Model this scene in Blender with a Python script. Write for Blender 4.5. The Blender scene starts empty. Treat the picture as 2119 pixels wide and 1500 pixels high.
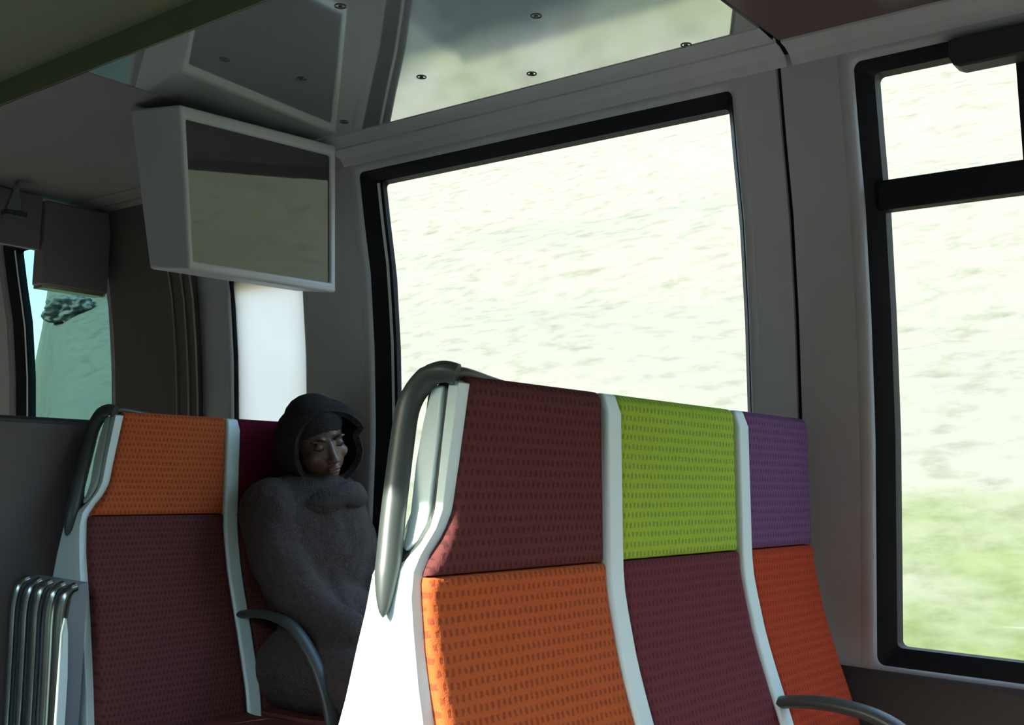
import bpy, bmesh, math, random
from mathutils import Vector, Matrix, noise

random.seed(7)
scene = bpy.context.scene
COL = scene.collection

# ------------------------------------------------------------------ camera
EYE = Vector((0.0, 0.0, 1.10))
YAW, PITCH, ROLL, FPX = 0.6786, 0.1008, 0.0257, 2236.4
fw = Vector((math.cos(PITCH) * math.cos(YAW), math.cos(PITCH) * math.sin(YAW), math.sin(PITCH)))
rt = Vector((math.sin(YAW), -math.cos(YAW), 0))
up = rt.cross(fw)
r2 = math.cos(ROLL) * rt + math.sin(ROLL) * up
u2 = -math.sin(ROLL) * rt + math.cos(ROLL) * up
cd = bpy.data.cameras.new('camera')
cd.sensor_width = 36.0
cd.lens = FPX / 2119 * 36.0
cd.clip_start = 0.02
cd.clip_end = 600
cam = bpy.data.objects.new('camera', cd)
COL.objects.link(cam)
M3 = Matrix((r2, u2, -fw)).transposed()
cam.matrix_world = Matrix.Translation(EYE) @ M3.to_4x4()
scene.camera = cam

# ------------------------------------------------------------------ sky, sun, exposure
SUN = Vector((1.0, -0.25, -0.60)).normalized()       # travel direction of sunlight
world = bpy.data.worlds.new('sky')
scene.world = world
world.use_nodes = True
wn = world.node_tree
sky = wn.nodes.new('ShaderNodeTexSky')
sky.sky_type = 'NISHITA'
sky.sun_disc = False
sky.sun_elevation = math.radians(30)
sky.sun_rotation = math.radians(284)
sky.air_density = 1.0
sky.dust_density = 1.5
wn.links.new(sky.outputs[0], wn.nodes['Background'].inputs[0])
wn.nodes['Background'].inputs[1].default_value = 0.60
sd = bpy.data.lights.new('sun', 'SUN')
sd.energy = 5.6
sd.color = (1.0, 0.98, 0.94)
sd.angle = math.radians(0.7)
sun = bpy.data.objects.new('sun', sd)
COL.objects.link(sun)
sun.rotation_euler = SUN.to_track_quat('-Z', 'Y').to_euler()
sun.location = (-8, 3, 8)
scene.view_settings.view_transform = 'Standard'
scene.view_settings.look = 'None'
scene.view_settings.gamma = 1.0
scene.view_settings.use_curve_mapping = False
scene.view_settings.exposure = 1.62
scene.cycles.max_bounces = 14
scene.cycles.diffuse_bounces = 7
scene.cycles.glossy_bounces = 6
scene.cycles.transmission_bounces = 8
scene.cycles.transparent_max_bounces = 24
scene.cycles.use_denoising = True
scene.cycles.sample_clamp_indirect = 6.0

# ------------------------------------------------------------------ materials
MATS = {}


def lin(r, g, b):
    f = lambda c: c / 12.92 if c <= 0.04045 else ((c + 0.055) / 1.055) ** 2.4
    return (f(r / 255), f(g / 255), f(b / 255), 1)


def pmat(name, col, rough=0.6, metal=0.0, var=0.08, scale=14, bump=0.0, bscale=60, spec=0.5, stretch=None):
    m = bpy.data.materials.new(name)
    m.use_nodes = True
    nt = m.node_tree
    b = nt.nodes['Principled BSDF']
    tc = nt.nodes.new('ShaderNodeTexCoord')
    nz = nt.nodes.new('ShaderNodeTexNoise')
    nz.inputs['Scale'].default_value = scale
    nz.inputs['Detail'].default_value = 5
    src = tc.outputs['Object']
    if stretch:
        mp = nt.nodes.new('ShaderNodeMapping')
        mp.inputs['Scale'].default_value = stretch
        nt.links.new(src, mp.inputs[0])
        src = mp.outputs[0]
    nt.links.new(src, nz.inputs['Vector'])
    rp = nt.nodes.new('ShaderNodeMix')
    rp.data_type = 'RGBA'
    rp.inputs[6].default_value = tuple(c * (1 - var) for c in col[:3]) + (1,)
    rp.inputs[7].default_value = tuple(min(1, c * (1 + var)) for c in col[:3]) + (1,)
    nt.links.new(nz.outputs[0], rp.inputs[0])
    nt.links.new(rp.outputs[2], b.inputs['Base Color'])
    b.inputs['Roughness'].default_value = rough
    b.inputs['Metallic'].default_value = metal
    b.inputs['Specular IOR Level'].default_value = spec
    if bump:
        n2 = nt.nodes.new('ShaderNodeTexNoise')
        n2.inputs['Scale'].default_value = bscale
        n2.inputs['Detail'].default_value = 3
        nt.links.new(src, n2.inputs['Vector'])
        bp = nt.nodes.new('ShaderNodeBump')
        bp.inputs['Strength'].default_value = bump
        bp.inputs['Distance'].default_value = 0.01
        nt.links.new(n2.outputs[0], bp.inputs['Height'])
        nt.links.new(bp.outputs[0], b.inputs['Normal'])
    MATS[name] = m
    return m


def math_node(nt, op, a, b=None, c=None):
    n = nt.nodes.new('ShaderNodeMath')
    n.operation = op
    for i, v in enumerate((a, b, c)):
        if v is None:
            continue
        if isinstance(v, (int, float)):
            n.inputs[i].default_value = v
        else:
            nt.links.new(v, n.inputs[i])
    return n.outputs[0]


def fabric(name, col, dash, px=0.0118, pz=0.0158):
    """woven moquette: rows of short dark dashes, every other row shifted"""
    m = bpy.data.materials.new(name)
    m.use_nodes = True
    nt = m.node_tree
    b = nt.nodes['Principled BSDF']
    tc = nt.nodes.new('ShaderNodeTexCoord')
    sp = nt.nodes.new('ShaderNodeSeparateXYZ')
    wob = nt.nodes.new('ShaderNodeTexNoise')
    wob.inputs['Scale'].default_value = 160
    nt.links.new(tc.outputs['Object'], wob.inputs['Vector'])
    nt.links.new(tc.outputs['Object'], sp.inputs[0])
    w = math_node(nt, 'MULTIPLY', math_node(nt, 'SUBTRACT', wob.outputs[0], 0.5), 0.006)
    z = math_node(nt, 'DIVIDE', math_node(nt, 'ADD', sp.outputs['Z'], w), pz)
    row = math_node(nt, 'FLOOR', z)
    fz = math_node(nt, 'ABSOLUTE', math_node(nt, 'SUBTRACT', math_node(nt, 'FRACT', z), 0.5))
    sh = math_node(nt, 'MULTIPLY', math_node(nt, 'MODULO', row, 2.0), 0.5)
    x = math_node(nt, 'ADD', math_node(nt, 'DIVIDE', math_node(nt, 'ADD', sp.outputs['X'], w), px), sh)
    fx = math_node(nt, 'ABSOLUTE', math_node(nt, 'SUBTRACT', math_node(nt, 'FRACT', x), 0.5))
    mx = math_node(nt, 'SUBTRACT', 1.0, math_node(nt, 'SMOOTH_MIN', 1.0, math_node(nt, 'MULTIPLY', math_node(nt, 'MAXIMUM', math_node(nt, 'SUBTRACT', fx, 0.17), 0.0), 8.0), 0.1))
    mz = math_node(nt, 'SUBTRACT', 1.0, math_node(nt, 'SMOOTH_MIN', 1.0, math_node(nt, 'MULTIPLY', math_node(nt, 'MAXIMUM', math_node(nt, 'SUBTRACT', fz, 0.20), 0.0), 8.0), 0.1))
    mask = math_node(nt, 'MULTIPLY', mx, mz)
    cl = nt.nodes.new('ShaderNodeClamp')
    nt.links.new(mask, cl.inputs[0])
    nz = nt.nodes.new('ShaderNodeTexNoise')
    nz.inputs['Scale'].default_value = 420
    nt.links.new(tc.outputs['Object'], nz.inputs['Vector'])
    base = nt.nodes.new('ShaderNodeMix')
    base.data_type = 'RGBA'
    base.inputs[6].default_value = tuple(c * 0.78 for c in col[:3]) + (1,)
    base.inputs[7].default_value = tuple(min(1, c * 1.22) for c in col[:3]) + (1,)
    nt.links.new(nz.outputs[0], base.inputs[0])
    mixn = nt.nodes.new('ShaderNodeMix')
    mixn.data_type = 'RGBA'
    nt.links.new(math_node(nt, 'MULTIPLY', cl.outputs[0], 0.55), mixn.inputs[0])
    nt.links.new(base.outputs[2], mixn.inputs[6])
    mixn.inputs[7].default_value = dash
    nt.links.new(mixn.outputs[2], b.inputs['Base Color'])
    b.inputs['Roughness'].default_value = 0.95
    b.inputs['Specular IOR Level'].default_value = 0.03
    b.inputs['Sheen Weight'].default_value = 0.0
    bp = nt.nodes.new('ShaderNodeBump')
    bp.inputs['Strength'].default_value = 0.25
    bp.inputs['Distance'].default_value = 0.003
    nt.links.new(math_node(nt, 'SUBTRACT', nz.outputs[0], cl.outputs[0]), bp.inputs['Height'])
    nt.links.new(bp.outputs[0], b.inputs['Normal'])
    MATS[name] = m
    return m


def glass(name, tint):
    m = bpy.data.materials.new(name)
    m.use_nodes = True
    nt = m.node_tree
    nt.nodes.remove(nt.nodes['Principled BSDF'])
    out = nt.nodes['Material Output']
    tr = nt.nodes.new('ShaderNodeBsdfTransparent')
    tr.inputs[0].default_value = tint
    gl = nt.nodes.new('ShaderNodeBsdfGlossy')
    gl.inputs['Roughness'].default_value = 0.0
    ge = nt.nodes.new('ShaderNodeNewGeometry')
    dt = nt.nodes.new('ShaderNodeVectorMath')
    dt.operation = 'DOT_PRODUCT'
    nt.links.new(ge.outputs['Normal'], dt.inputs[0])
    nt.links.new(ge.outputs['Incoming'], dt.inputs[1])
    c = math_node(nt, 'SUBTRACT', 1.0, math_node(nt, 'ABSOLUTE', dt.outputs['Value']))
    refl = math_node(nt, 'MULTIPLY_ADD', math_node(nt, 'POWER', c, 5.0), 0.985, 0.012)
    mx = nt.nodes.new('ShaderNodeMixShader')
    nt.links.new(refl, mx.inputs[0])
    nt.links.new(tr.outputs[0], mx.inputs[1])
    nt.links.new(gl.outputs[0], mx.inputs[2])
    nt.links.new(mx.outputs[0], out.inputs[0])
    MATS[name] = m
    return m


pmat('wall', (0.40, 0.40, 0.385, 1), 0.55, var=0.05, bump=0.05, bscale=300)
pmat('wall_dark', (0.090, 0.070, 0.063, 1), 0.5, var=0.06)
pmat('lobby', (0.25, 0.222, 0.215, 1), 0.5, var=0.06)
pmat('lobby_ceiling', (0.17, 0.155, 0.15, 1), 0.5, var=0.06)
pmat('plate', (0.62, 0.68, 0.42, 1), 0.3, metal=0.9, var=0.05)  # green light on the cabinet underside put into this colour
pmat('dado', (0.036, 0.031, 0.030, 1), 0.6, var=0.1)
pmat('back_wall', (0.62, 0.62, 0.60, 1), 0.6, var=0.04)
pmat('gasket', (0.010, 0.010, 0.011, 1), 0.55, var=0.1, spec=0.2)
pmat('pale_bar', (0.75, 0.75, 0.68, 1), 0.4, var=0.05)
pmat('cove', (0.74, 0.76, 0.72, 1), 0.05, metal=0.78, var=0.04, scale=2.5, bump=0.0, bscale=2.0)
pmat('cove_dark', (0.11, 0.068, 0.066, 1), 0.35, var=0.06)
pmat('ceiling', (0.165, 0.175, 0.095, 1), 0.4, var=0.08)
pmat('floor', (0.34, 0.34, 0.34, 1), 0.8, var=0.2, scale=60)
pmat('shell', (0.66, 0.79, 0.73, 1), 0.42, var=0.03)
pmat('handle', (0.045, 0.054, 0.048, 1), 0.42, var=0.05)
pmat('back_shell', (0.16, 0.17, 0.165, 1), 0.5, var=0.05)
pmat('steel', (0.34, 0.40, 0.37, 1), 0.2, metal=1.0, var=0.05)
pmat('bin_panel', (0.20, 0.22, 0.23, 1), 0.45, var=0.05)
pmat('bolt_dark', (0.03, 0.03, 0.03, 1), 0.4, var=0.1)
pmat('housing', (0.45, 0.45, 0.43, 1), 0.5, var=0.04)
pmat('coat', (0.070, 0.055, 0.048, 1), 0.95, var=0.4, scale=90, bump=0.6, bscale=220, spec=0.15)
pmat('hood', (0.036, 0.030, 0.028, 1), 0.95, var=0.4, scale=120, bump=0.8, bscale=260, spec=0.1)
pmat('skin', (0.11, 0.060, 0.042, 1), 0.42, var=0.12, scale=40, bump=0.05, bscale=200)
pmat('lip', (0.17, 0.065, 0.055, 1), 0.4, var=0.1)
pmat('trouser', (0.02, 0.02, 0.025, 1), 0.9, var=0.3, scale=80)
pmat('rubber', (0.03, 0.03, 0.03, 1), 0.6, var=0.1)
pmat('seal_edge', (0.35, 0.36, 0.30, 1), 0.35, var=0.05)
sm = bpy.data.materials.new('screen')
sm.use_nodes = True
_b = sm.node_tree.nodes['Principled BSDF']
_t = sm.node_tree.nodes.new('ShaderNodeTexNoise')
_t.inputs['Scale'].default_value = 4
_r = sm.node_tree.nodes.new('ShaderNodeMapRange')
_r.inputs[3].default_value = 0.010
_r.inputs[4].default_value = 0.030
sm.node_tree.links.new(_t.outputs[0], _r.inputs[0])
sm.node_tree.links.new(_r.outputs[0], _b.inputs['Roughness'])
_b.inputs['Base Color'].default_value = (0.055, 0.046, 0.050, 1)
_b.inputs['Specular IOR Level'].default_value = 0.85
_b.inputs['Specular Tint'].default_value = (0.90, 1.0, 0.78, 1)
MATS['screen'] = sm
glass('glass', (0.94, 0.97, 0.94, 1))
glass('glass_teal', (0.36, 0.52, 0.50, 1))
fm = bpy.data.materials.new('frosted')
fm.use_nodes = True
_nt = fm.node_tree
_nt.nodes.remove(_nt.nodes['Principled BSDF'])
_tl = _nt.nodes.new('ShaderNodeBsdfTranslucent')
_nz = _nt.nodes.new('ShaderNodeTexNoise')
_nz.inputs['Scale'].default_value = 3
_mx = _nt.nodes.new('ShaderNodeMix')
_mx.data_type = 'RGBA'
_mx.inputs[6].default_value = (0.84, 0.80, 0.70, 1)
_mx.inputs[7].default_value = (0.90, 0.86, 0.76, 1)
_nt.links.new(_nz.outputs[0], _mx.inputs[0])
_nt.links.new(_mx.outputs[2], _tl.inputs[0])
_nt.links.new(_tl.outputs[0], _nt.nodes['Material Output'].inputs[0])
MATS['frosted'] = fm

fabric('fab_maroon', (0.125, 0.040, 0.036, 1), (0.038, 0.016, 0.020, 1))
fabric('fab_orange', (0.47, 0.105, 0.032, 1), (0.13, 0.032, 0.022, 1))
fabric('fab_green', (0.37, 0.50, 0.05, 1), (0.06, 0.18, 0.06, 1))
fabric('fab_plum', (0.155, 0.042, 0.045, 1), (0.06, 0.02, 0.03, 1))
fabric('fab_purple', (0.17, 0.078, 0.15, 1), (0.06, 0.03, 0.07, 1))
fabric('fab_rust', (0.44, 0.060, 0.022, 1), (0.15, 0.03, 0.03, 1))
fabric('fab_magenta', (0.16, 0.016, 0.035, 1), (0.07, 0.010, 0.02, 1))


def hill_mat():
    m = bpy.data.materials.new('grass_slope')
    m.use_nodes = True
    nt = m.node_tree
    b = nt.nodes['Principled BSDF']
    tc = nt.nodes.new('ShaderNodeTexCoord')
    mp = nt.nodes.new('ShaderNodeMapping')
    mp.inputs['Scale'].default_value = (1.0, 0.5, 1.0)
    nt.links.new(tc.outputs['Object'], mp.inputs[0])

    def nz(scale, detail, rough=0.6):
        n = nt.nodes.new('ShaderNodeTexNoise')
        n.inputs['Scale'].default_value = scale
        n.inputs['Detail'].default_value = detail
        n.inputs['Roughness'].default_value = rough
        nt.links.new(mp.outputs[0], n.inputs['Vector'])
        return n.outputs[0]
    fine = nz(5.5, 8, 0.65)
    patch = nz(0.9, 4)
    r1 = nt.nodes.new('ShaderNodeValToRGB')
    r1.color_ramp.elements[0].position = 0.24
    r1.color_ramp.elements[0].color = (0.070, 0.067, 0.050, 1)
    r1.color_ramp.elements[1].position = 0.50
    r1.color_ramp.elements[1].color = (0.108, 0.107, 0.088, 1)
    nt.links.new(fine, r1.inputs[0])
    r2_ = nt.nodes.new('ShaderNodeValToRGB')
    r2_.color_ramp.elements[0].position = 0.34
    r2_.color_ramp.elements[0].color = (0.050, 0.066, 0.022, 1)
    r2_.color_ramp.elements[1].position = 0.6
    r2_.color_ramp.elements[1].color = (0.079, 0.092, 0.041, 1)
    nt.links.new(fine, r2_.inputs[0])
    sp = nt.nodes.new('ShaderNodeSeparateXYZ')
    nt.links.new(tc.outputs['Object'], sp.inputs[0])
    # greener towards the damp foot of the slope
    h = nt.nodes.new('ShaderNodeMapRange')
    h.inputs[1].default_value = -0.4
    h.inputs[2].default_value = 1.8
    h.inputs[3].default_value = 0.10
    h.inputs[4].default_value = -0.12
    nt.links.new(sp.outputs['Z'], h.inputs[0])
    # a fresh green patch by the line; train's shadow painted dark beside the track
    vd = nt.nodes.new('ShaderNodeVectorMath')
    vd.operation = 'DISTANCE'
    nt.links.new(tc.outputs['Object'], vd.inputs[0])
    vd.inputs[1].default_value = (6.3, 1.2, 0.2)
    pm = nt.nodes.new('ShaderNodeMapRange')
    pm.inputs[1].default_value = 0.6
    pm.inputs[2].default_value = 2.3
    pm.inputs[3].default_value = 0.22
    pm.inputs[4].default_value = 0.0
    nt.links.new(vd.outputs['Value'], pm.inputs[0])
    g = math_node(nt, 'ADD', math_node(nt, 'ADD', patch, h.outputs[0]), pm.outputs[0])
    gm = nt.nodes.new('ShaderNodeMapRange')
    gm.inputs[1].default_value = 0.55
    gm.inputs[2].default_value = 0.80
    nt.links.new(g, gm.inputs[0])
    mx = nt.nodes.new('ShaderNodeMix')
    mx.data_type = 'RGBA'
    nt.links.new(gm.outputs[0], mx.inputs[0])
    nt.links.new(r1.outputs[0], mx.inputs[6])
    nt.links.new(r2_.outputs[0], mx.inputs[7])
    shadow_band = nt.nodes.new('ShaderNodeMapRange')
    shadow_band.inputs[1].default_value = 5.70
    shadow_band.inputs[2].default_value = 5.86
    nt.links.new(math_node(nt, 'ADD', sp.outputs['X'], math_node(nt, 'MULTIPLY', math_node(nt, 'SUBTRACT', patch, 0.5), 0.7)), shadow_band.inputs[0])
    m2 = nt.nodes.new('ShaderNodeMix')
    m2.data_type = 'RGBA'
    nt.links.new(shadow_band.outputs[0], m2.inputs[0])
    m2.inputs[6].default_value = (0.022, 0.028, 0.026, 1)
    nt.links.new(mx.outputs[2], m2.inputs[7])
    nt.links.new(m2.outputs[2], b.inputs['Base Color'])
    b.inputs['Roughness'].default_value = 1.0
    b.inputs['Specular IOR Level'].default_value = 0.0
    MATS['grass_slope'] = m


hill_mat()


pmat('bank', (0.04, 0.05, 0.028, 1), 1.0, var=0.3, scale=1.5, spec=0.0)


# ------------------------------------------------------------------ helpers
def finish(name, bm, mat, parent=None, smooth=40, loc=None):
    bm.normal_update()
    if smooth:
        for f in bm.faces:
            f.smooth = True
        lim = math.radians(smooth)
        for e in bm.edges:
            if len(e.link_faces) < 2:
                e.smooth = False
            else:
                try:
                    if e.calc_face_angle() > lim:
                        e.smooth = False
                except ValueError:
                    pass
    me = bpy.data.meshes.new(name)
    bm.to_mesh(me)
    bm.free()
    me.materials.append(MATS[mat])
    o = bpy.data.objects.new(name, me)
    COL.objects.link(o)
    if loc is not None:
        o.location = loc
    if parent is not None:
        o.parent = parent
    return o


def shift(bm, off):
    bmesh.ops.translate(bm, verts=bm.verts, vec=-Vector(off))
    return bm


def thing(name, loc, label=None, cat=None, group=None):
    e = bpy.data.objects.new(name, None)
    e.empty_display_size = 0.1
    e.location = loc
    COL.objects.link(e)
    if label:
        e['label'] = label
        e['category'] = cat
    if group:
        e['group'] = group
    return e


def struct(o, label=None, cat=None):
    o['kind'] = 'structure'
    if label:
        o['label'] = label
    if cat:
        o['category'] = cat
    return o


def bevel(o, w=0.004, seg=2):
    md = o.modifiers.new('bevel', 'BEVEL')
    md.width = w
    md.segments = seg
    md.limit_method = 'ANGLE'
    md.angle_limit = math.radians(40)
    return o


def box(bm, x0, x1, y0, y1, z0, z1):
    vs = [bm.verts.new(p) for p in ((x0, y0, z0), (x1, y0, z0), (x1, y1, z0), (x0, y1, z0),
                                    (x0, y0, z1), (x1, y0, z1), (x1, y1, z1), (x0, y1, z1))]
    for f in ((0, 3, 2, 1), (4, 5, 6, 7), (0, 1, 5, 4), (1, 2, 6, 5), (2, 3, 7, 6), (3, 0, 4, 7)):
        bm.faces.new([vs[i] for i in f])
    return vs


def interp(x, xs, ys):
    if x <= xs[0]:
        return ys[0]
    for i in range(1, len(xs)):
        if x <= xs[i]:
            t = (x - xs[i - 1]) / (xs[i] - xs[i - 1])
            return ys[i - 1] * (1 - t) + ys[i] * t
    return ys[-1]


def spline(pts, n):
    """Catmull-Rom through pts, n samples a span"""
    P = [Vector(p) for p in pts]
    P = [P[0] * 2 - P[1]] + P + [P[-1] * 2 - P[-2]]
    out = []
    for i in range(1, len(P) - 2):
        a, b, c, d = P[i - 1], P[i], P[i + 1], P[i + 2]
        for k in range(n):
            t = k / n
            out.append(0.5 * ((2 * b) + (c - a) * t + (2 * a - 5 * b + 4 * c - d) * t * t + (3 * b - a - 3 * c + d) * t ** 3))
    out.append(P[-2])
    return out


def tube(bm, path, rx, ry=None, seg=14, side=Vector((1, 0, 0)), cap=True):
    """sweep an ellipse along path; rx along 'side', ry across it; rx may be a list"""
    ry = ry or rx
    n = len(path)
    rings = []
    for i, p in enumerate(path):
        t = (path[min(i + 1, n - 1)] - path[max(i - 1, 0)]).normalized()
        s = (side - t * side.dot(t)).normalized()
        b = t.cross(s)
        a = rx[i] if isinstance(rx, (list, tuple)) else rx
        c = ry[i] if isinstance(ry, (list, tuple)) else ry
        rings.append([bm.verts.new(p + s * (a * math.cos(q)) + b * (c * math.sin(q)))
                      for q in [2 * math.pi * k / seg for k in range(seg)]])
    for i in range(n - 1):
        for k in range(seg):
            bm.faces.new((rings[i][k], rings[i][(k + 1) % seg], rings[i + 1][(k + 1) % seg], rings[i + 1][k]))
    if cap:
        bm.faces.new(list(reversed(rings[0])))
        bm.faces.new(rings[-1])


def prism(bm, loop, off):
    """closed solid from a 3D loop moved by off"""
    a = [bm.verts.new(p) for p in loop]
    b = [bm.verts.new(Vector(p) + Vector(off)) for p in loop]
    n = len(loop)
    fa = bm.faces.new(a)
    fb = bm.faces.new(list(reversed(b)))
    for i in range(n):
        bm.faces.new((a[(i + 1) % n], a[i], b[i], b[(i + 1) % n]))
    bmesh.ops.triangulate(bm, faces=[fa, fb])
    bmesh.ops.recalc_face_normals(bm, faces=bm.faces)


# ------------------------------------------------------------------ car body
PZ = [0.0, 0.72, 1.20, 1.46, 1.69, 1.85, 1.97, 2.00, 2.03]
PX = [2.270, 2.290, 2.291, 2.272, 2.243, 2.207, 2.183, 2.177, 2.172]
MID = 0.90


def xw(z):
    return interp(z, PZ, PX)


def frange(a, b, n):
    return [a + (b - a) * i / n for i in range(n + 1)]


def wall_side(name, sign, holes, y0, y1, gap=None, mat='wall'):
    """curved side wall with openings; sign +1 right, -1 mirrored to the left"""
    ys = sorted(set([y0, y1] + [v for h in holes for v in h[:2]] + ([v for v in gap] if gap else [])))
    zs = sorted(set([round(z, 4) for z in PZ] + [round(v, 4) for h in holes for v in h[2:]] + [round(z, 4) for z in frange(0.7, 2.0, 13)]))
    bm = bmesh.new()
    V = {}

    def v(y, z):
        if (y, z) not in V:
            x = xw(z)
            V[(y, z)] = bm.verts.new((x if sign > 0 else 2 * MID - x, y, z))
        return V[(y, z)]
    for i in range(len(ys) - 1):
        for j in range(len(zs) - 1):
            cy, cz = (ys[i] + ys[i + 1]) / 2, (zs[j] + zs[j + 1]) / 2
            if any(h[0] < cy < h[1] and h[2] < cz < h[3] for h in holes):
                continue
            if gap and gap[0] < cy < gap[1]:
                continue
            q = [v(ys[i], zs[j]), v(ys[i + 1], zs[j]), v(ys[i + 1], zs[j + 1]), v(ys[i], zs[j + 1])]
            if sign < 0:
                q.reverse()
            bm.faces.new(q)
    o = finish(name, bm, mat, smooth=30)
    md = o.modifiers.new('thickness', 'SOLIDIFY')
    md.thickness = 0.012
    md.offset = 1
    return o


def ring(y0, y1, z0, z1, r, depth, sign, m=22, c=5):
    pts = []
    cs = ((y1 - r, z0 + r, -90), (y1 - r, z1 - r, 0), (y0 + r, z1 - r, 90), (y0 + r, z0 + r, 180))
    for k, (cy, cz, a0) in enumerate(cs):
        for i in range(c + 1):
            a = math.radians(a0 + 90 * i / c)
            pts.append((cy + r * math.cos(a), cz + r * math.sin(a)))
        ny, nz_, na = cs[(k + 1) % 4]
        a = math.radians(na)
        e = (ny + r * math.cos(a), nz_ + r * math.sin(a))
        s = pts[-1]
        for i in range(1, m):
            pts.append((s[0] + (e[0] - s[0]) * i / m, s[1] + (e[1] - s[1]) * i / m))
    out = []
    for y, z in pts:
        x = xw(z) + depth
        out.append((x if sign > 0 else 2 * MID - x, y, z))
    return out


def loft(bm, rings, sign):
    R = [[bm.verts.new(p) for p in r] for r in rings]
    n = len(R[0])
    for i in range(len(R) - 1):
        for k in range(n):
            q = [R[i][k], R[i][(k + 1) % n], R[i + 1][(k + 1) % n], R[i + 1][k]]
            if sign < 0:
                q.reverse()
            bm.faces.new(q)


def pane_mesh(y0, y1, z0, z1, depth, sign, thick=0.006, n=10):
    bm = bmesh.new()
    zs = frange(z0, z1, n)
    for d in (depth, depth + thick):
        pass
    A, B = [], []
    for z in zs:
        for lst, d in ((A, depth), (B, depth + thick)):
            x = xw(z) + d
            x = x if sign > 0 else 2 * MID - x
            lst.append((bm.verts.new((x, y0, z)), bm.verts.new((x, y1, z))))
    for L in (A, B):
        for i in range(n):
            bm.faces.new((L[i][0], L[i][1], L[i + 1][1], L[i + 1][0]))
    for i in range(n):
        for k in (0, 1):
            bm.faces.new((A[i][k], A[i + 1][k], B[i + 1][k], B[i][k]))
    bm.faces.new((A[0][0], A[0][1], B[0][1], B[0][0]))
    bm.faces.new((A[-1][0], A[-1][1], B[-1][1], B[-1][0]))
    bmesh.ops.recalc_face_normals(bm, faces=bm.faces)
    return bm


DEPTH = 0.045


def make_window(name, outer, inner, sign=1, pane='glass', surround='wall', label=None):
    """outer: opening in the wall lining; inner: edge of the visible glass, DEPTH further out"""
    t = thing(name, ((xw(1.2) if sign > 0 else 2 * MID - xw(1.2)), (outer[0] + outer[1]) / 2, 0))
    struct(t, label, 'window')
    L = t.location
    a, b, c, d = outer
    e = 0.03
    bm = bmesh.new()
    loft(bm, [ring(a - e - .015, b + e + .015, c - e - .015, d + e + .015, 0.0005, 0.008, sign), ring(a - e + .0005, b + e - .0005, c - e + .0005, d + e - .0005, 0.0005, 0.0006, sign), ring(a - .012, b + .012, c - .012, d + .012, 0.02, 0.0, sign),
              ring(a - .004, b + .004, c - .004, d + .004, 0.02, 0.0025, sign), ring(a, b, c, d, 0.018, 0.010, sign),
              ring(a, b, c, d, 0.018, 0.020, sign)], sign)
    finish('frame', shift(bm, L), surround, t, smooth=60)
    bm = bmesh.new()
    i0, i1, i2, i3 = inner
    loft(bm, [ring(a, b, c, d, 0.018, 0.014, sign), ring(a + .006, b - .006, c + .006, d - .006, 0.015, 0.016, sign),
              ring(i0, i1, i2, i3, 0.012, DEPTH - 0.006, sign), ring(i0, i1, i2, i3, 0.012, DEPTH + 0.03, sign)], sign)
    finish('gasket', shift(bm, L), 'gasket', t, smooth=30)
    return t


# right wall ----------------------------------------------------------
W1o, W1i = (1.135, 2.382, 0.716, 1.990), (1.160, 2.330, 0.752, 1.960)
W2o, W2i = (-0.62, 0.849, 0.716, 1.992), (-0.59, 0.815, 0.752, 1.970)
W3o, W3i = (2.690, 3.075, 0.86, 1.74), (2.705, 3.060, 0.88, 1.725)
W4o, W4i = (3.83, 4.60, 0.86, 2.02), (3.86, 4.545, 0.90, 1.995)
E_ = 0.03
grow = lambda o: (o[0] - E_, o[1] + E_, o[2] - E_, o[3] + E_)
RW = [(-2.1, -0.85, 0.716, 1.99), (-3.5, -2.3, 0.716, 1.99), (-4.85, -3.7, 0.716, 1.99)]
wr = wall_side('wall_right', 1, [grow(W1o), grow(W2o), grow(W3o), grow(W4o)] + [grow(o) for o in RW], -5.0, 6.2, gap=(1.008, 1.020))
struct(wr)

bm = bmesh.new()
dz = [0.02, 0.30, 0.690, 0.702, 0.708]
prism(bm, [(xw(z) - (0.014 if z < 0.695 else 0.010 if z < 0.705 else 0.004), -5.0, z) for z in dz] + [(xw(z) + 0.002, -5.0, z) for z in reversed(dz)], (0, 11.2, 0))
finish('lower_panel', bm, 'dado', wr)

# window 1 (big)
w1 = make_window('window_1', W1o, W1i, 1)
L = w1.location
finish('pane', shift(pane_mesh(W1i[0] - .01, W1i[1] + .01, W1i[2] - .01, W1i[3] + .01, DEPTH + .002, 1), L), 'glass', w1, smooth=0)


def upright(name, y0, y1, z0, z1, d0, d1, mat, t, n=10):
    bm = bmesh.new()
    rows = []
    for z in frange(z0, z1, n):
        x = xw(z)
        rows.append([bm.verts.new(p) for p in ((x + d0, y0, z), (x + d0, y1, z), (x + d1, y1, z), (x + d1, y0, z))])
    for i in range(n):
        for k in range(4):
            bm.faces.new((rows[i][k], rows[i][(k + 1) % 4], rows[i + 1][(k + 1) % 4], rows[i + 1][k]))
    bm.faces.new(rows[0])
    bm.faces.new(rows[-1])
    bmesh.ops.recalc_face_normals(bm, faces=bm.faces)
    return finish(name, shift(bm, t.location), mat, t, smooth=30)


upright('panel_joint', 0.990, 1.040, 0.0, 2.03, 0.016, 0.034, 'gasket', wr, 40)
upright('glazing_bar', 2.318, 2.330, 0.755, 1.955, DEPTH - 0.012, DEPTH, 'pale_bar', w1)
upright('glazing_seal', 2.306, 2.318, 0.755, 1.958, DEPTH - 0.012, DEPTH, 'gasket', w1)

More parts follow.
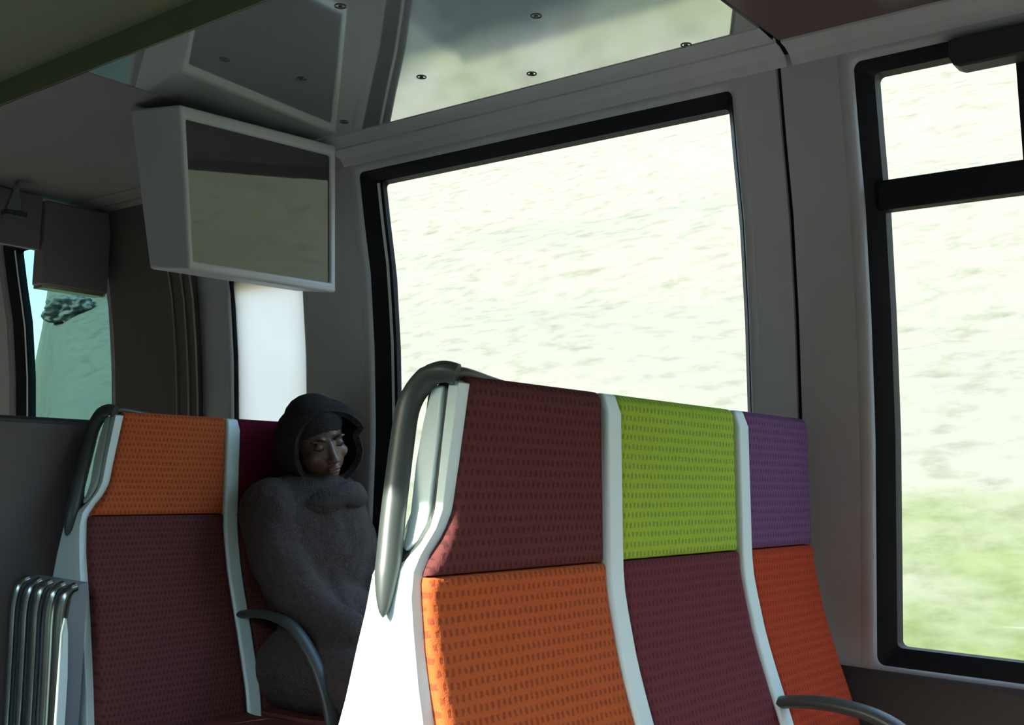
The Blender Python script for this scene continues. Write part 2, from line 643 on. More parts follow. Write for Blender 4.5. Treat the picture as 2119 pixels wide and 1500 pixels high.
# window 2 with transom, mullion and hopper latch
w2 = make_window('window_2', W2o, W2i, 1)
L = w2.location
finish('pane', shift(pane_mesh(0.52, 0.825, 0.742, 1.70, DEPTH + .002, 1), L), 'glass', w2, smooth=0)
finish('pane', shift(pane_mesh(0.52, 0.825, 1.735, 1.98, DEPTH - .002, 1, n=4), L), 'glass', w2, smooth=0)
finish('pane', shift(pane_mesh(-0.60, 0.50, 0.742, 1.70, DEPTH + .002, 1), L), 'glass', w2, smooth=0)
finish('pane', shift(pane_mesh(-0.60, 0.50, 1.735, 1.98, DEPTH - .002, 1, n=4), L), 'glass', w2, smooth=0)
bm = bmesh.new()
prism(bm, [(xw(z) + d, -0.60, z) for z, d in ((1.680, .020), (1.742, .020), (1.742, .06), (1.680, .06))], (0, 1.425, 0))
bevel(finish('transom', shift(bm, L), 'gasket', w2), 0.005)
upright('mullion', 0.495, 0.530, 0.74, 1.975, 0.022, 0.06, 'gasket', w2, 12)
bm = bmesh.new()
lp = [(0.645, 1.985), (0.645, 1.950), (0.636, 1.932), (0.622, 1.925), (0.40, 1.925), (0.386, 1.935), (0.38, 1.95), (0.38, 1.985)]
prism(bm, [(2.165, y, z) for y, z in lp], (0.05, 0, 0))
bevel(finish('latch', shift(bm, L), 'rubber', w2), 0.006)

# window 3 frosted, window 4 far
w3 = make_window('window_3', W3o, W3i, 1)
finish('frosted_pane', shift(pane_mesh(W3i[0] - .01, W3i[1] + .01, W3i[2] - .01, W3i[3] + .01, DEPTH - .02, 1), w3.location), 'frosted', w3, smooth=0)
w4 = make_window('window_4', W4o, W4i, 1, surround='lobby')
finish('pane', shift(pane_mesh(W4i[0] - .01, W4i[1] + .01, W4i[2] - .01, W4i[3] + .01, DEPTH + .002, 1), w4.location), 'glass_teal', w4, smooth=0)
upright('glazing_bar', 4.532, 4.545, 0.91, 1.99, DEPTH - 0.012, DEPTH, 'pale_bar', w4)
upright('glazing_seal', 4.520, 4.532, 0.91, 1.99, DEPTH - 0.012, DEPTH, 'gasket', w4)

# sliding door leaf against the right wall of the vestibule
dr = thing('door_1', (2.26, 3.48, 0))
struct(dr)
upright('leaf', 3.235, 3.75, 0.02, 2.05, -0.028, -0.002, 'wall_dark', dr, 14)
for y in (3.345, 3.275, 3.222):
    bm = bmesh.new()
    tube(bm, [Vector((xw(z) - 0.034, y + 0.02 * (z - 1.5), z)) for z in frange(0.05, 2.0, 12)], 0.004, 0.003, 6)
    finish('door_seal', shift(bm, dr.location), 'seal_edge', dr)

# left wall ------------------------------------------------------------
LW = [(-4.7, -3.4, 0.85, 1.99), (-3.2, -1.9, 0.85, 1.99), (-1.7, -0.55, 0.85, 1.99), (-0.40, 0.80, 0.85, 1.99), (0.95, 1.95, 0.85, 1.99), (2.855, 2.935, 1.30, 1.86), (4.2, 5.6, 0.716, 1.99)]  # narrow slit among them is added, unseen, to cast the tubes' sun strip
wl = wall_side('wall_left', -1, [grow(o) for o in LW], -5.0, 6.2)
struct(wl)
for k, o in enumerate(LW):
    inn = (o[0] + .028, o[1] - .028, o[2] + .03, o[3] - .03) if k != 5 else (o[0] + .004, o[1] - .004, o[2] + .004, o[3] - .004)
    w = make_window('window_%d' % (k + 5), o, inn, -1)
    finish('pane', shift(pane_mesh(inn[0] - .01, inn[1] + .01, inn[2] - .01, inn[3] + .01, DEPTH + .002, -1), w.location), 'glass', w, smooth=0)

for k, o in enumerate(RW):
    inn = (o[0] + .028, o[1] - .028, o[2] + .03, o[3] - .03)
    w = make_window('window_%d' % (k + 20), o, inn, 1)
    finish('pane', shift(pane_mesh(inn[0] - .01, inn[1] + .01, inn[2] - .01, inn[3] + .01, DEPTH + .002, 1), w.location), 'glass', w, smooth=0)

# ceiling ---------------------------------------------------------------
ZC = 2.05                # side ceiling
XI = 1.333               # its inner edge, where the darker middle ceiling steps up
XO = 2.030               # edge of the polished sheet towards the window


def slab(name, prof, y0, y1, mat, thick=0.006):
    bm = bmesh.new()
    a = [bm.verts.new((x, y0, z)) for x, z in prof]
    b = [bm.verts.new((x, y1, z)) for x, z in prof]
    for k in range(len(prof) - 1):
        bm.faces.new((a[k], b[k], b[k + 1], a[k + 1]))
    o = finish(name, bm, mat, smooth=0)
    md = o.modifiers.new('thickness', 'SOLIDIFY')
    md.thickness = thick
    md.offset = 0
    return struct(o)


mir = lambda pr: [(2 * MID - x, z) for x, z in pr]
coving = [(2.176, 2.010), (2.160, 2.030), (2.136, 2.040), (2.116, 2.043), (2.113, 2.050), (2.106, 2.050), (2.103, 2.043), (XO, 2.047)]
sheet = [(XO + .004, ZC), (XI, ZC)]
step = [(XI, ZC), (XI, 2.120)]
cove = slab('trim_1', sheet, 0.992, 2.43, 'cove')
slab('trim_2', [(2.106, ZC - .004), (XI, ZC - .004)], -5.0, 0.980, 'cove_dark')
slab('trim_3', coving, 0.992, 2.43, 'wall', 0.004)
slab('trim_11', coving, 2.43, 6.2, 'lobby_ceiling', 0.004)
slab('trim_4', coving[:6], -5.0, 0.980, 'wall', 0.004)
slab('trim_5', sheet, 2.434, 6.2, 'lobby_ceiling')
slab('trim_6', mir(coving), -5.0, 6.2, 'wall', 0.004)
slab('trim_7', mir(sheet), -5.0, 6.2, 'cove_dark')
slab('trim_8', step, -5.0, 6.2, 'ceiling')
slab('trim_9', mir(step), -5.0, 6.2, 'ceiling')
slab('trim_10', [(2.20, 2.075), (XI - .01, 2.075)], 0.95, 1.03, 'gasket')
slab('ceiling', [(XI, 2.118), (MID, 2.126), (2 * MID - XI, 2.118)], -5.0, 6.2, 'ceiling')
bm = bmesh.new()
box(bm, 2 * MID - 2.15, 2.15, -5.0, 6.2, 2.14, 2.175)
struct(finish('roof', bm, 'wall_dark', smooth=0))
bm = bmesh.new()
prism(bm, [(x + .010, 0.955, z + .008) for x, z in coving[:6]] + [(x + .04, 0.955, z + .03) for x, z in reversed(coving[:6])], (0, 0.08, 0))
finish('joint_cover', bm, 'gasket', wr, smooth=0)
for bx, by in ((1.828, 1.779), (1.964, 1.546), (2.022, 1.160), (1.709, 1.337), (1.437, 1.638), (1.477, 2.082), (1.666, 2.029), (1.954, 2.192)):
    def turned(prof, closed):
        bm = bmesh.new()
        N = 20
        rows = [[bm.verts.new((r * math.cos(2 * math.pi * k / N), r * math.sin(2 * math.pi * k / N), -z)) for k in range(N)] for r, z in prof]
        n = len(rows)
        for i in range(n if closed else n - 1):
            for k in range(N):
                bm.faces.new((rows[i][k], rows[i][(k + 1) % N], rows[(i + 1) % n][(k + 1) % N], rows[(i + 1) % n][k]))
        if not closed:
            bm.faces.new(rows[-1])
            bm.faces.new(rows[0])
        bmesh.ops.recalc_face_normals(bm, faces=bm.faces)
        return bm
    bo = finish('bolt', turned([(0.0125, -0.001), (0.0122, 0.0014), (0.0106, 0.0016), (0.0098, 0.0002)], True), 'bolt_dark', cove, loc=(bx, by, ZC - 0.003))
    finish('bolt_head', turned([(0.0050, -0.001), (0.0048, 0.0012), (0.0030, 0.0022)], False), 'bolt_dark', bo, loc=(0.001, 0.001, 0))

# floor and ends
bm = bmesh.new()
box(bm, 2 * MID - 2.29, 2.29, -5.0, 6.2, -0.06, 0.0)
struct(finish('floor', bm, 'floor', smooth=0))


def end_wall(name, y0, y1, mat='lobby'):
    pr = [(xw(z), z) for z in PZ] + [(2.10, 2.07), (XI, 2.13), (MID, 2.14)]
    lp = [(x, y0, z) for x, z in pr] + [(2 * MID - x, y0, z) for x, z in reversed(pr[:-1])]
    bm = bmesh.new()
    prism(bm, lp, (0, y1 - y0, 0))
    return struct(finish(name, bm, mat, smooth=0))


end_wall('wall_back', -5.04, -5.0, 'back_wall')
end_wall('wall_front', 6.2, 6.24)

# ------------------------------------------------------------------ outside: cutting slope
def ground_h(x, y):
    e = x - 4.2
    n = noise.noise(Vector((x * 0.5, y * 0.12, 3.1))) * 0.35 + noise.noise(Vector((x * 1.6, y * 0.4, 9.1))) * 0.10
    if x < 4.2:
        return -1.15 + 0.05 * n
    rise = min(e * 0.72, 26.0 + 0.06 * e) - 1.15
    # the cutting runs out further along the line
    lim = 1.87 * x + 0.5 * noise.noise(Vector((x * .4, 1.7, 0)))
    k = max(0.0, min(1.0, (y - lim) / (0.05 * x + 0.3)))
    k = k * k * (3 - 2 * k)
    low = e * 0.24 - 1.15
    return rise * (1 - k) + low * k + n * min(1, e)


bm = bmesh.new()
nx, ny = 110, 200
xs = [2.9 + 57 * (i / nx) ** 1.8 for i in range(nx + 1)]
ys = [-45 + 130 * j / ny for j in range(ny + 1)]
G = [[bm.verts.new((x, y, ground_h(x, y))) for y in ys] for x in xs]
for i in range(nx):
    for j in range(ny):
        bm.faces.new((G[i][j], G[i + 1][j], G[i + 1][j + 1], G[i][j + 1]))
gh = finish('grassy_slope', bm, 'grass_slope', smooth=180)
struct(gh, 'pale dry grass slope of the railway cutting outside the windows', 'slope')
bm = bmesh.new()
nx, ny = 70, 80


def bank_h(x, y):  # unseen bank, added and steepened to dim light through the left windows
    e = max(0.0, -x - 2.6)
    n = noise.noise(Vector((x * .4, y * .15, 5.0))) * 0.4 + noise.noise(Vector((x * 1.3, y * .5, 2.0))) * 0.12
    return -1.2 + min(e * 0.565, 16.0) + n * min(1, e)


xs = [-1.2 - 60 * (i / nx) ** 1.8 for i in range(nx + 1)]
ys = [-60 + 140 * j / ny for j in range(ny + 1)]
G = [[bm.verts.new((x, y, bank_h(x, y))) for y in ys] for x in xs]
for i in range(nx):
    for j in range(ny):
        bm.faces.new((G[i][j], G[i][j + 1], G[i + 1][j + 1], G[i + 1][j]))
struct(finish('light_blocking_bank', bm, 'bank', smooth=180), 'unseen dark green bank added on the other side to dim the left windows', 'bank')

pmat('shrub', (0.10, 0.098, 0.085, 1), 0.95, var=0.5, scale=3)
for (bx, by, br, lab) in ((11.3, 20.75, 0.42, 'lower of the two dark shrubs on the slope seen through the teal window'),
                          (12.05, 20.1, 0.42, 'upper of the two dark shrubs on the slope seen through the teal window')):
    bm = bmesh.new()
    bmesh.ops.create_icosphere(bm, subdivisions=5, radius=1.0)
    for v in bm.verts:
        d = v.co.normalized()
        k = 1 + 0.35 * noise.noise(d * 1.6 + Vector((bx, by, 0))) + 0.16 * noise.noise(d * 4.5 + Vector((by, bx, 3)))
        v.co = Vector((d.x * br * k, d.y * br * 1.5 * k, d.z * br * 0.8 * k))
    o = finish('shrub', bm, 'shrub', smooth=0, loc=(bx, by, ground_h(bx, by) + 0.12))
    o['label'] = lab
    o['category'] = 'shrub'
    o['group'] = 'shrubs on the far slope'

# ------------------------------------------------------------------ seats
SY = 0.975                      # plane of the headrests in row one
PRZ = [0.40, 0.50, 0.652, 0.693, 0.751, 0.811, 0.898, 0.93, 0.962, 1.231]
PRY = [-0.165, -0.145, -0.095, -0.080, -0.059, -0.039, -0.018, -0.012, -0.010, 0.0]
EZ = [0.40, 0.60, 0.789, 0.873, 0.925, 0.955, 0.970, 0.987, 1.014, 1.045, 1.108, 1.228]
EX = [1.000, 1.008, 1.014, 1.012, 1.015, 1.018, 1.025, 1.040, 1.059, 1.071, 1.077, 1.099]


def yprof(z):
    return interp(z, PRZ, PRY)


def xend(z):
    return interp(z, EZ, EX)


def cushion(xl, xr, z0, z1, proud, top_round, nu=14, nv=22, thick=0.05, dish=0.0):
    """upholstered pad: xl, xr functions of z; front follows the back profile"""
    bm = bmesh.new()
    R = 0.009
    rows = []
    for j in range(nv + 1):
        v = j / nv
        z = z0 + (z1 - z0) * v
        row = []
        for i in range(nu + 1):
            u = i / nu
            # cluster towards the borders so that the roundings are smooth
            uu = 0.5 - 0.5 * math.cos(math.pi * u)
            vv = 0.5 - 0.5 * math.cos(math.pi * v)
            z = z0 + (z1 - z0) * vv
            a, b = xl(z), xr(z)
            x = a + (b - a) * uu
            du = min(x - a, b - x)
            dv = min((z1 - z), (z - z0)) if top_round else (z - z0) + R
            dv0 = z - z0
            dvt = (z1 - z)
            f = 0
            for dd, r in ((du, R), (dvt, 0.022 if top_round else 0.007), (dv0, 0.007)):
                if dd < r:
                    k = 1 - dd / r
                    f = max(f, r * (1 - math.sqrt(max(0, 1 - k * k))))
            y = yprof(z) - proud + f - dish * math.sin(math.pi * uu) * 0.5
            row.append(bm.verts.new((x, y, z)))
        rows.append(row)
    for j in range(nv):
        for i in range(nu):
            bm.faces.new((rows[j][i], rows[j][i + 1], rows[j + 1][i + 1], rows[j + 1][i]))
    edge = [e for e in bm.edges if len(e.link_faces) == 1]
    ret = bmesh.ops.extrude_edge_only(bm, edges=edge)
    nv_ = [g for g in ret['geom'] if isinstance(g, bmesh.types.BMVert)]
    for w in nv_:
        w.co.y += thick
    bmesh.ops.recalc_face_normals(bm, faces=bm.faces)
    return bm


def prof_bar(x0, x1, z0, z1, f0, f1, n=26, round_top=0.02):
    """bar standing along the back profile between x0 and x1, from f0 in front to f1 behind it"""
    bm = bmesh.new()
    zs = frange(z0, z1, n)
    rows = []
    for z in zs:
        y = yprof(z)
        k = max(0, 1 - (z1 - z) / round_top)
        d = round_top * 0.5 * (1 - math.sqrt(max(0, 1 - k * k)))
        rows.append([bm.verts.new(p) for p in ((x0 + d * .3, y + f0 + d, z), (x1 - d * .3, y + f0 + d, z), (x1, y + f1, z), (x0, y + f1, z))])
    for i in range(n):
        for k in range(4):
            bm.faces.new((rows[i][k], rows[i][(k + 1) % 4], rows[i + 1][(k + 1) % 4], rows[i + 1][k]))
    bm.faces.new(rows[0])
    bm.faces.new(rows[-1])
    bmesh.ops.recalc_face_normals(bm, faces=bm.faces)
    return bm


MAIN = [(0.966, 1.218), (0.963, 1.108), (0.965, 1.049), (0.968, 1.024), (0.975, 0.990), (0.970, 0.970), (0.964, 0.938), (0.957, 0.904),
        (0.946, 0.846), (0.934, 0.790), (0.908, 0.70), (0.868, 0.55), (0.832, 0.40), (1.08, 0.40), (1.115, 0.55), (1.102, 0.70), (1.085, 0.764), (1.073, 0.802),
        (1.053, 0.873), (1.043, 0.917), (1.040, 0.961), (1.043, 0.983), (1.030, 0.984), (1.010, 0.969), (0.996, 0.982), (0.985, 1.004), (0.979, 1.026),
        (0.979, 1.048), (0.981, 1.147), (0.985, 1.223)]
RIBB = [(1.015, 1.214), (1.021, 1.167), (1.023, 1.107), (1.023, 1.042), (1.019, 1.014), (1.017, 1.000), (1.003, 0.992), (0.993, 1.007),
        (0.988, 1.028), (0.989, 1.050), (0.990, 1.147), (0.996, 1.216)]
CORE = [(0.974, 1.222), (0.974, 1.165), (0.973, 1.108), (0.974, 1.05), (0.982, 0.99), (0.980, 0.965), (1.012, 0.960), (1.016, 0.99), (1.018, 1.05), (1.018, 1.12), (1.012, 1.216)]
HAND = [(1.088, 0.972, 1.229), (1.080, 0.988, 1.233), (1.078, 1.012, 1.228), (1.076, 1.036, 1.208), (1.070, 1.046, 1.180), (1.058, 1.042, 1.133), (1.042, 1.033, 1.081), (1.026, 1.023, 1.030), (1.011, 1.012, 0.981), (1.000, 1.005, 0.946), (0.991, 0.999, 0.912)]
ARM = [(-0.03, 0.675), (-0.08, 0.690), (-0.15, 0.702), (-0.22, 0.703), (-0.29, 0.690), (-0.35, 0.655), (-0.41, 0.595), (-0.45, 0.53), (-0.475, 0.47), (-0.485, 0.43)]


def end_poly(poly, dx_out, th):
    lp = [(xend(z) - 0.012 + dx_out, y, z) for y, z in poly]
    bm = bmesh.new()
    prism(bm, lp, (th, 0, 0))
    return bm


def build_seat(row_off, x0, x1, head, back, aisle, last, label, group):
    """x0..x1: limits in row-one coordinates; aisle seats carry the flared end with the grab handle"""
    ox, oy = row_off
    base = Vector(((x0 + x1) / 2 + ox, SY + oy, 0))
    O = Vector(((x0 + x1) / 2, SY, 0))        # mesh offset, row-one coordinates
    OY = Vector(((x0 + x1) / 2, 0, 0))        # for profile-based meshes (y relative to SY)
    t = thing('train_seat', base, label, 'seat', group)
    g = 0.022
    xr = (lambda z: x1 - g) if not last else (lambda z: x1)
    xl = (lambda z: xend(z) + 0.007) if aisle else (lambda z: x0 + g + 0.004)
    finish('headrest', shift(cushion(xl, xr, 0.964, 1.231, 0.012, True), OY), head, t, smooth=60)
    finish('backrest', shift(cushion(xl, xr, 0.44, 0.962, 0.016, False, nv=26), OY), back, t, smooth=60)
    # seat pad
    bm = bmesh.new()
    a = 1.00 if aisle else x0 + g
    b = xr(0.5)
    prof = [(-0.10, 0.36), (-0.10, 0.455), (-0.20, 0.445), (-0.34, 0.45), (-0.48, 0.462), (-0.535, 0.455), (-0.555, 0.43), (-0.55, 0.38), (-0.53, 0.36)]
    prism(bm, [(a, y, z) for y, z in prof], (b - a, 0, 0))
    bevel(finish('seat_pad', shift(bm, OY), back, t), 0.02, 4)
    # moulded back
    bm = bmesh.new()
    n = 16
    zs = frange(0.36, 1.215, n)
    A = [[bm.verts.new(p) for p in (((xend(z) + .006 if aisle else x0 + g + .002), yprof(z) + .035, z), (xr(z), yprof(z) + .035, z), (xr(z), yprof(z) + .062, z), ((xend(z) + .006 if aisle else x0 + g + .002), yprof(z) + .062, z))] for z in zs]
    for i in range(n):
        for k in range(4):
            bm.faces.new((A[i][k], A[i][(k + 1) % 4], A[i + 1][(k + 1) % 4], A[i + 1][k]))
    bm.faces.new(A[0])
    bm.faces.new(A[-1])
    bmesh.ops.recalc_face_normals(bm, faces=bm.faces)
    finish('back_shell', shift(bm, OY), 'back_shell', t)
    # base under the pad
    bm = bmesh.new()
    box(bm, a + .05, b - .04, -0.46, -0.10, 0.0, 0.36)
    bevel(finish('seat_base', shift(bm, OY), 'back_shell', t), 0.02, 3)
    if not last:
        bm = prof_bar(x1 - g, x1 + g, 0.42, 1.229, -0.020, 0.05)
        bevel(finish('divider', shift(bm, OY), 'shell', t), 0.006, 3)
        # curved armrest
        bm = bmesh.new()
        path = spline([(x1, y, z) for y, z in ARM], 5)
        m = len(path)
        tube(bm, path, [0.021] * m, [0.010 + 0.003 * math.sin(math.pi * i / m) for i in range(m)], 14)
        finish('armrest', shift(bm, OY), 'handle', t, smooth=60)
    if aisle:
        bevel(finish('end_shell', shift(end_poly(MAIN, 0, 0.026), O), 'shell', t), 0.004, 3)
        rb = finish('end_rib', shift(end_poly(RIBB, 0, 0.026), O), 'shell', t)
        bevel(rb, 0.004, 3)
        finish('end_core', shift(end_poly(CORE, 0.007, 0.016), O), 'handle', t)
        bm = bmesh.new()
        path = spline(HAND, 6)
        m = len(path)
        rx, ry = [], []
        for i in range(m):
            q = i / (m - 1)
            tap = min(1.0, math.sqrt(max(0.0, (1 - q) / 0.16)))
            rx.append(max(0.001, 0.017 * tap))
            ry.append(max(0.001, (0.017 if q > 0.2 else 0.015) * tap))
        tube(bm, path, rx, ry, 18)
        hd = finish('grab_handle', shift(bm, O), 'handle', t, smooth=60)
        # branch that runs from the handle foot up into the groove of the end shell
        bm = bmesh.new()
        path = spline([(xend(z) + 0.0, y, z) for y, z in ((1.026, 0.972), (1.002, 0.976), (0.986, 1.000), (0.980, 1.03), (0.980, 1.08))], 5)
        tube(bm, path, 0.008, 0.011, 10)
        finish('handle_root', shift(bm, O), 'handle', hd, smooth=60)
        # strap joining the handle to the seat top
        bm = bmesh.new()
        path = spline([(1.090, 0.990, 1.232), (1.12, 0.985, 1.233), (1.18, 0.988, 1.227), (1.25, 0.992, 1.221)], 5)
        m = len(path)
        tube(bm, path, [0.014 - 0.008 * i / m for i in range(m)], [0.010 - 0.004 * i / m for i in range(m)], 10, side=Vector((0, 1, 0)))
        finish('handle_strap', shift(bm, O), 'handle', hd, smooth=60)
    return t


s1, s2, a1 = 1.448, 1.898, 1.099
build_seat((0, 0), a1, s1, 'fab_maroon', 'fab_orange', True, False, 'aisle train seat with maroon headrest, orange backrest and sunlit white side shell', 'front row of train seats')
build_seat((0, 0), s1, s2, 'fab_green', 'fab_plum', False, False, 'middle train seat with bright green headrest and plum backrest', 'front row of train seats')
build_seat((0, 0), s2, 2.215, 'fab_purple', 'fab_rust', False, True, 'window-side train seat with purple headrest and rust red backrest', 'front row of train seats')
R2 = (0.444, 1.572)
build_seat(R2, a1, s1, 'fab_orange', 'fab_maroon', True, False, 'aisle train seat with orange headrest and dark backrest in the rear row', 'rear row of train seats')
build_seat(R2, s1, 1.800, 'fab_magenta', 'fab_maroon', False, True, 'train seat with magenta headrest behind the sleeping person', 'rear row of train seats')

# ------------------------------------------------------------------ monitor
mt = thing('ceiling_monitor', (1.83, 2.48, 1.58), 'grey boxed monitor with a dark glossy screen hung beside the large window', 'monitor')
L = mt.location
bm = bmesh.new()
fr = [(1.614, 2.379, 1.595), (2.118, 2.379, 1.609), (2.054, 2.334, 2.031), (1.532, 2.337, 2.004)]


def lerp(a, b, t):
    return Vector(a) * (1 - t) + Vector(b) * t


def quad_pt(u, v):
    return lerp(lerp(fr[0], fr[1], u), lerp(fr[3], fr[2], u), v)


# bezel ring
U0, U1, V0, V1 = 0.034, 0.965, 0.066, 0.925
outer = [quad_pt(u, v) for u, v in ((0, 0), (1, 0), (1, 1), (0, 1))]
inner = [quad_pt(u, v) for u, v in ((U0, V0), (U1, V0), (U1, V1), (U0, V1))]
ov = [bm.verts.new(p) for p in outer]
iv = [bm.verts.new(p) for p in inner]
rv = [bm.verts.new(p + Vector((0, 0.014, 0))) for p in inner]
bv = [bm.verts.new((p.x, 2.56 if k < 2 else 2.57, p.z + (0.022 if k < 2 else 0.034 if k == 3 else 0.008))) for k, p in enumerate(outer)]
for k in range(4):
    n_ = (k + 1) % 4
    bm.faces.new((ov[k], ov[n_], iv[n_], iv[k]))
    bm.faces.new((iv[k], iv[n_], rv[n_], rv[k]))
    bm.faces.new((ov[n_], ov[k], bv[k], bv[n_]))
bm.faces.new(list(reversed(bv)))
bmesh.ops.recalc_face_normals(bm, faces=bm.faces)
h = finish('housing', shift(bm, L), 'housing', mt)
bevel(h, 0.014, 4)
bm = bmesh.new()
sc = [p + Vector((0, 0.010, 0)) for p in [quad_pt(u, v) for u, v in ((U0 - .01, V0 - .01), (U1 + .01, V0 - .01), (U1 + .01, V1 + .01), (U0 - .01, V1 + .01))]]
prism(bm, sc, (0, 0.004, 0))
finish('screen', shift(bm, L), 'screen', mt, smooth=0)

# ------------------------------------------------------------------ vestibule: cabinet, hook, partition, ribbed rack
cb = thing('overhead_cabinet', (2.03, 3.73, 1.71), 'dark box cabinet hung under the ceiling before the far teal window', 'cabinet')
bm = bmesh.new()
box(bm, 1.905, 2.165, 3.70, 3.77, 1.722, 2.03)
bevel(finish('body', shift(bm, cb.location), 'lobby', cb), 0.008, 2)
bm = bmesh.new()
box(bm, 1.912, 2.15, 3.705, 3.765, 1.712, 1.723)
finish('lit_underside', shift(bm, cb.location), 'plate', cb)
bh = thing('header_panel', (1.2, 3.72, 1.85), 'dark header panel across the far vestibule above the teal window', 'panel')
bm = bmesh.new()
box(bm, 0.35, 1.90, 3.72, 3.75, 1.848, 2.042)
finish('board', shift(bm, bh.location), 'lobby', bh)

hk = thing('wall_bracket', (1.76, 3.40, 1.93), 'small triangular grey bracket on the dark vestibule wall', 'bracket')
bm = bmesh.new()
prism(bm, [(1.715, 3.60, 1.940), (1.772, 3.60, 1.945), (1.765, 3.60, 1.985), (1.748, 3.60, 2.055)], (0.004, 0.03, 0))
bevel(finish('plate', shift(bm, hk.location), 'steel', hk), 0.003)
bm = bmesh.new()
box(bm, 1.715, 1.786, 3.595, 3.64, 1.925, 1.943)
finish('foot', shift(bm, hk.location), 'handle', hk)

pt = thing('half_height_partition', (1.2, 2.62, 0), 'dark half-height partition left of the orange headrest', 'partition')
bm = bmesh.new()
box(bm, 0.72, 1.53, 2.665, 2.70, 0.02, 1.195)
finish('panel', shift(bm, pt.location), 'wall_dark', pt)
bm = bmesh.new()
tube(bm, [Vector((x, 2.682, 1.197)) for x in frange(0.70, 1.54, 8)], 0.012, 0.019, 10, side=Vector((0, 0, 1)))
finish('top_rail', shift(bm, pt.location), 'rubber', pt)

rk = thing('ribbed_side_panel', (1.38, 2.56, 0), 'ribbed side panel of bent steel tubes beside the rear aisle seat', 'panel')
for y in (2.696, 2.650, 2.592, 2.541, 2.480, 2.427):
    bm = bmesh.new()
    path = spline([(1.352, y - 0.012, 0.05), (1.352, y - 0.010, 0.45), (1.352, y - 0.006, 0.64), (1.354, y, 0.73), (1.360, y, 0.775), (1.372, y, 0.796), (1.386, y, 0.803)], 6)
    tube(bm, path, 0.0115, 0.0115, 12, side=Vector((0, 1, 0)))
    finish('tube', shift(bm, rk.location), 'steel', rk, smooth=60)
bm = bmesh.new()
prism(bm, [(1.366, 2.425, 0.05), (1.415, 2.425, 0.05), (1.415, 2.425, 0.812), (1.392, 2.425, 0.806), (1.376, 2.425, 0.78), (1.366, 2.425, 0.70)], (0, 0.30, 0))
finish('backing', shift(bm, rk.location), 'bin_panel', rk, smooth=0)


bm = bmesh.new()
prism(bm, [(1.340, 2.398, 0.05), (1.366, 2.398, 0.05), (1.364, 2.398, 0.60), (1.358, 2.398, 0.70), (1.352, 2.398, 0.735), (1.346, 2.398, 0.70)], (0, 0.012, 0))
finish('edge_plate', shift(bm, rk.location), 'shell', rk, smooth=0)

# ------------------------------------------------------------------ person asleep in the rear window seat
def ico(bm, c, r, m=None, sub=3):
    ret = bmesh.ops.create_icosphere(bm, subdivisions=sub, radius=1.0)
    S = Matrix.Diagonal((r[0], r[1], r[2], 1)) if not isinstance(r, (int, float)) else Matrix.Diagonal((r, r, r, 1))
    T = Matrix.Translation(Vector(c)) @ (m.to_4x4() if m else Matrix.Identity(4)) @ S
    bmesh.ops.transform(bm, matrix=T, verts=ret['verts'])
    return ret['verts']


def limb(bm, pts, rad, seg=16, n=6):
    path = spline(pts, n)
    k = len(path)
    rr = [interp(i / (k - 1) * (len(rad) - 1), list(range(len(rad))), rad) for i in range(k)]
    d = (path[-1] - path[0]).normalized()
    side = Vector((1, 0, 0)) if abs(d.x) < 0.8 else Vector((0, 0, 1))
    tube(bm, path, rr, rr, seg, side=side)
    ico(bm, path[0], rr[0] * 0.98, sub=2)
    ico(bm, path[-1], rr[-1] * 0.98, sub=2)


HC = Vector((2.064, 2.370, 1.182))
az = math.radians(-104)
F = Vector((math.cos(az), math.sin(az), -0.28)).normalized()
side_img = Vector((0.63, -0.777, 0))
upv = (Vector((0, 0, 1)) - side_img * math.tan(math.radians(20)))
upv = (upv - F * upv.dot(F)).normalized()
RT = F.cross(upv).normalized()
HM = Matrix((RT, F, upv)).transposed()      # local x = RT, y = face direction, z = up


def hp(x, y, z):
    return HC + HM @ Vector((x, y, z))


ps = thing('person', (2.08, 2.38, 0.0), 'person in a dark hooded coat asleep in the rear seat, head tilted to the window', 'person')
bm = bmesh.new()
# skull, face, jaw
ico(bm, hp(0, -0.015, 0.024), (0.073, 0.090, 0.083), HM)
ico(bm, hp(0, 0.022, -0.030), (0.062, 0.066, 0.088), HM)
ico(bm, hp(0, 0.050, -0.092), (0.032, 0.026, 0.022), HM, 2)           # chin
for s in (-1, 1):
    ico(bm, hp(0.038 * s, 0.058, -0.032), (0.024, 0.020, 0.020), HM, 2)   # cheek bones
    ico(bm, hp(0.031 * s, 0.072, 0.000), (0.0145, 0.011, 0.008), HM, 2)    # closed lids
    ico(bm, hp(0.032 * s, 0.076, 0.019), (0.022, 0.006, 0.006), HM, 2)     # brow
    ico(bm, hp(0.072 * s, -0.010, -0.010), (0.008, 0.018, 0.030), HM, 2)   # ear
    ico(bm, hp(0.011 * s, 0.094, -0.042), (0.009, 0.010, 0.008), HM, 2)    # nostril wing
limb(bm, [hp(0, 0.078, 0.008), hp(0, 0.090, -0.018), hp(0, 0.101, -0.038)], [0.008, 0.010, 0.012], 10, 3)
ico(bm, hp(0, 0.088, -0.064), (0.022, 0.010, 0.006), HM, 2)
ico(bm, hp(0, 0.086, -0.075), (0.020, 0.010, 0.007), HM, 2)
limb(bm, [hp(0, -0.02, -0.06), Vector((2.09, 2.42, 1.03)), Vector((2.09, 2.43, 0.97))], [0.055, 0.056, 0.07])
